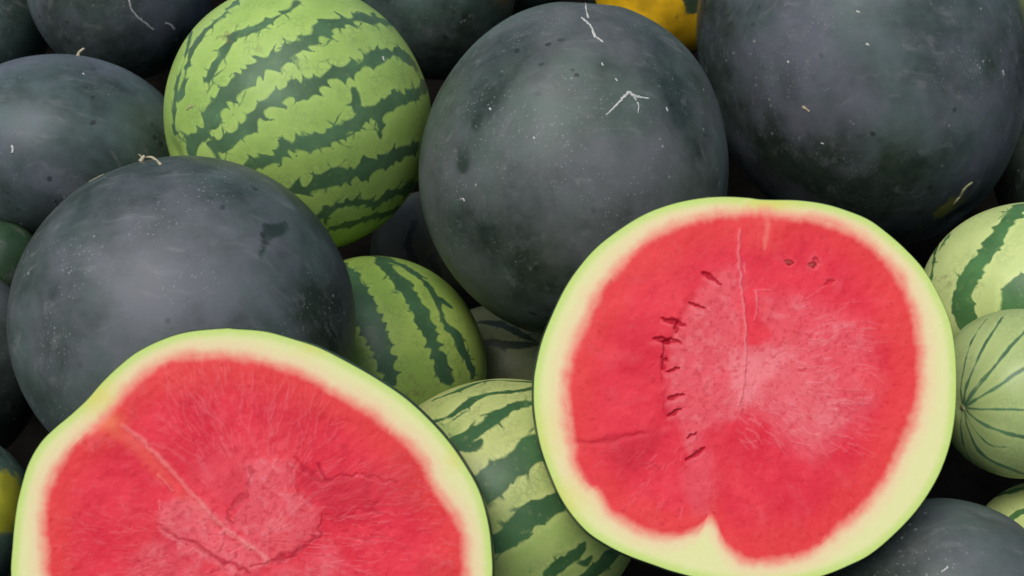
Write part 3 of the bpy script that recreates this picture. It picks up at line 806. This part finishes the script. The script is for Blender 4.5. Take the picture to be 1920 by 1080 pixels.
def left_fields(X, Y, R, T, Ri):
    red = sstep(1.02, .93, R / Ri)
    XY = np.c_[X, Y]
    cx, cy = 490, 1010
    fb = fibres(X, Y, cx, cy, 12.0, 80, 60)
    n1 = fbm(XY / 90, 14.0, 4); n2 = fbm(XY / 16, 16.0, 3); n3 = fbm(XY / 7, 18.0, 2)
    pale = np.zeros(len(X)); deep = np.zeros(len(X)); h = np.zeros(len(X))
    island = blob(X, Y, [(468, 872), (500, 862), (548, 864), (552, 890), (545, 915), (570, 935), (602, 962), (596, 990), (570, 1010), (560, 1040), (505, 1052), (470, 1030), (448, 1000), (432, 968), (455, 940), (470, 915)], 10, 21, 18, 17)
    wedge = blob(X, Y, [(300, 958), (318, 938), (360, 930), (400, 960), (430, 990), (480, 1030), (500, 1060), (440, 1075), (400, 1060), (350, 1030), (312, 990)], 14, 22, 14)
    low = blob(X, Y, [(290, 1010), (340, 1020), (400, 1060), (470, 1080), (560, 1060), (620, 1010), (640, 1060), (600, 1130), (450, 1180), (320, 1140), (240, 1080)], 24, 23, 20)
    haze = blob(X, Y, [(380, 840), (480, 830), (520, 860), (470, 930), (430, 960), (390, 930)], 40, 24, 24, 60)
    sp = sstep(.50, .72, n2)
    pale += island * (.32 + .28 * sp) + wedge * (.42 + .18 * sp) + low * (.22 + .2 * sp) + haze * .16
    pale += .24 * sstep(.15, .8, fb) * sstep(60, 160, R) + .10 * (n1 - .5)
    h += island * 1.2 + wedge * .8
    seam = [(232, 800), (262, 822), (292, 850), (330, 892), (365, 930), (402, 972), (432, 1000), (466, 1022), (505, 1052)]
    s1 = line(X, Y, seam, 4.5, 3.5, 1, 3, 3)
    sg = line(X, Y, [(x - 10, y + 12) for x, y in seam], 13, 10, 3, 8, 12)
    pale += s1 * .5; orange = sg * .26 * sstep(430, 250, X) + .85 * np.exp(-((X - 200) / 26) ** 2 - ((Y - 790) / 18) ** 2)
    orange = np.maximum(orange, s1 * .18); h += s1 * 1.2 - sg * .6
    s2 = line(X, Y, [(297, 890), (310, 905), (324, 920)], 2.5, 1.2, 2, 2) + line(X, Y, [(299, 940), (300, 956)], 3, 1.5, 2, 2) + line(X, Y, [(415, 1000), (425, 992), (450, 1005), (468, 1030)], 4, 3, 2, 4)
    pale += s2 * .5; h += s2 * 1.5
    cr = [([(470, 870), (472, 900), (462, 925), (440, 942), (428, 962), (436, 985)], 2.6, 1.5, .55), ([(548, 862), (575, 880), (598, 898), (612, 905)], 3, 4.5, .6),
          ([(598, 870), (605, 885), (612, 905), (640, 893), (655, 895), (672, 885)], 2.8, 3.5, .75), ([(672, 886), (700, 892), (745, 908)], 3, 2, .6), ([(605, 962), (640, 970), (662, 962), (700, 955), (720, 958)], 2, 1.6, .5),
          ([(470, 1062), (520, 1050), (555, 1038), (580, 1018), (600, 1000), (602, 965)], 4, 2.5, .7), ([(330, 1005), (370, 1022), (395, 1042), (440, 1060), (470, 1075)], 3.5, 4, .7), ([(556, 866), (552, 895), (560, 920), (590, 945)], 3, 2, .4),
          ([(690, 940), (705, 945), (712, 938)], 3, 2, .5), ([(420, 996), (426, 1012), (418, 1030)], 2, 1.5, .4), ([(640, 1000), (690, 1010), (740, 1006)], 2, 1.5, .3), ([(300, 985), (330, 1005)], 2, 3, .5)]
    for k, (p, a, b, s) in enumerate(cr):
        q = line(X, Y, p, a * 1.1, b * 1.3, 60 + k * 2.7, 10, 4, 15, True); deep = np.maximum(deep, q * s * 1.05); h -= q * 1.6 * s
        q2 = line(X, Y, [(x - 4, y + 7) for x, y in p], 2.2, 1.5, 70 + k, 4, 2); pale += q2 * .22
    deep = np.maximum(deep, .42 * blob(X, Y, [(560, 870), (600, 890), (680, 890), (700, 940), (640, 975), (610, 960), (575, 930)], 16, 28, 16) + .25 * sstep(.5, .7, n1) * sstep(500, 640, X))
    rad = lambda x, y: math.atan2(y - cy, x - cx)
    f1 = strokes(X, Y, 13, 230, lambda r: (r.uniform(300, 620), r.uniform(690, 860)), rad, 38, .9)
    f2 = strokes(X, Y, 14, 150, lambda r: (r.uniform(560, 850), r.uniform(860, 1080)), lambda x, y: rad(x, y) * .6, 34, 1.0)
    f3 = strokes(X, Y, 15, 110, lambda r: (r.uniform(130, 330), r.uniform(960, 1090)), rad, 34, .9)
    f5 = strokes(X, Y, 16, 80, lambda r: (r.uniform(360, 800), r.uniform(740, 1080)), rad, 26, 1.4)
    pale += .30 * f1 + .34 * f2 + .24 * f3; deep = np.maximum(deep, .26 * f5)
    h += (f1 + f2 + f3) * .4 - f5 * .5
    pin = sstep(.72, .82, vnoise(XY / 6.5, 37)) * np.clip(island + wedge + low, 0, 1)
    deep = np.maximum(deep, pin * .30)
    warm = np.clip(sstep(.72, .98, R / Ri) * .9 + (n1 - .55), 0, 1)
    h += (n1 - .5) * 8 + (n2 - .5) * 1.5 + fb * .7 + (n3 - .5) * .4
    h = h * red
    yel = np.maximum(.95 * np.exp(-((X - 182) / 42) ** 2 - ((Y - 745) / 32) ** 2), .55 * np.exp(-((X - 585) / 30) ** 2 - ((Y - 655) / 14) ** 2))
    yel = np.maximum(yel, .6 * np.exp(-((X - 850) / 16) ** 2 - ((Y - 862) / 22) ** 2))
    return {"pale": np.clip(pale, 0, 1) * red, "deep": np.clip(deep, 0, 1) * red, "orange": np.clip(orange, 0, 1) * sstep(1.1, .98, R / Ri), "warm": warm, "yellow": yel, "h": h}

R_OUT = [(1400, 371), (1423, 374), (1447, 375), (1497, 376), (1547, 383), (1593, 397), (1630, 413), (1663, 437), (1697, 467), (1730, 503), (1757, 547), (1780, 600), (1790, 653), (1793, 710), (1791, 770), (1783, 823),
         (1769, 869), (1749, 911), (1718, 957), (1679, 999), (1633, 1038), (1591, 1060), (1540, 1080), (1480, 1093), (1410, 1096), (1340, 1090), (1268, 1073), (1226, 1059), (1177, 1041), (1135, 1020), (1096, 992), (1057, 943),
         (1030, 885), (1012, 830), (1002, 770), (1001, 720), (1005, 687), (1017, 637), (1037, 587), (1060, 540), (1087, 500), (1120, 463), (1167, 427), (1213, 400), (1263, 382), (1313, 372), (1357, 369)]
R_IN = [(1347, 403), (1400, 400), (1440, 400), (1463, 406), (1527, 410), (1580, 427), (1620, 450), (1660, 487), (1690, 527), (1707, 567), (1720, 620), (1727, 677), (1724, 735), (1711, 788), (1693, 830), (1672, 876), (1640, 925),
        (1605, 964), (1563, 1002), (1521, 1034), (1468, 1052), (1415, 1052), (1385, 1045), (1360, 1022), (1346, 994), (1330, 972), (1312, 990), (1279, 1004), (1233, 1004), (1191, 990), (1149, 960), (1121, 925), (1089, 892), (1074, 850),
        (1066, 788), (1061, 735), (1064, 700), (1073, 665), (1090, 620), (1120, 557), (1153, 510), (1187, 473), (1233, 440), (1290, 418)]
L_OUT = [(422, 616), (440, 617), (498, 622), (556, 638), (600, 653), (653, 680), (707, 711), (760, 747), (804, 787), (840, 827), (871, 871), (898, 920), (914, 975), (921, 1027), (922, 1090), (905, 1180), (850, 1290), (750, 1385), (620, 1445), (470, 1462),
         (330, 1440), (200, 1380), (100, 1290), (42, 1190), (22, 1090), (24, 1022), (31, 956), (42, 907), (55, 867), (76, 831), (102, 804), (133, 778), (164, 749), (191, 718), (222, 688), (258, 660), (307, 636), (356, 622)]
L_IN = [(400, 667), (444, 669), (511, 682), (587, 711), (627, 738), (689, 769), (729, 804), (769, 836), (796, 867), (815, 911), (849, 956), (867, 1000), (873, 1044), (872, 1090), (855, 1180), (800, 1280), (710, 1355), (590, 1402), (470, 1414), (340, 1395),
        (230, 1340), (145, 1260), (100, 1170), (88, 1085), (84, 1022), (83, 956), (93, 907), (116, 862), (146, 827), (172, 803), (188, 790), (212, 762), (240, 729), (276, 698), (329, 673)]

fr = Face(1400, 722, .732, (-.06, .13, -1), R_OUT, R_IN)
root, fl = half(fr, right_fields, .092, "cut watermelon half with near-round red face and a white notch at its lower edge")
fl_ = Face(470, 1030, .705, (.05, .12, -1), L_OUT, L_IN)
half(fl_, left_fields, .095, "cut watermelon half at lower left with cracked red flesh and a diagonal pale seam")
# soft unripe seeds seen in the right half
for k, (x, y, a) in enumerate(((1478, 492, .15), (1522, 498, -.6))):
    P = np.array([fr.world(np.array([x + t * 11 * math.cos(a)]), np.array([y + t * 11 * math.sin(a)]))[0] for t in np.linspace(-1, 1, 9)]) - fr.c - fr.N * .0012
    v, f = tube(P, [5.2 * fr.px * math.sqrt(max(1 - t * t, .02)) * (1 - .25 * t) for t in np.linspace(-1, 1, 9)], 8, fr.N)
    me = bpy.data.meshes.new("seed"); me.from_pydata([tuple(q) for q in v], [], f); me.update()
    for p in me.polygons: p.use_smooth = True
    link("seed", me, M_SEED, fl)
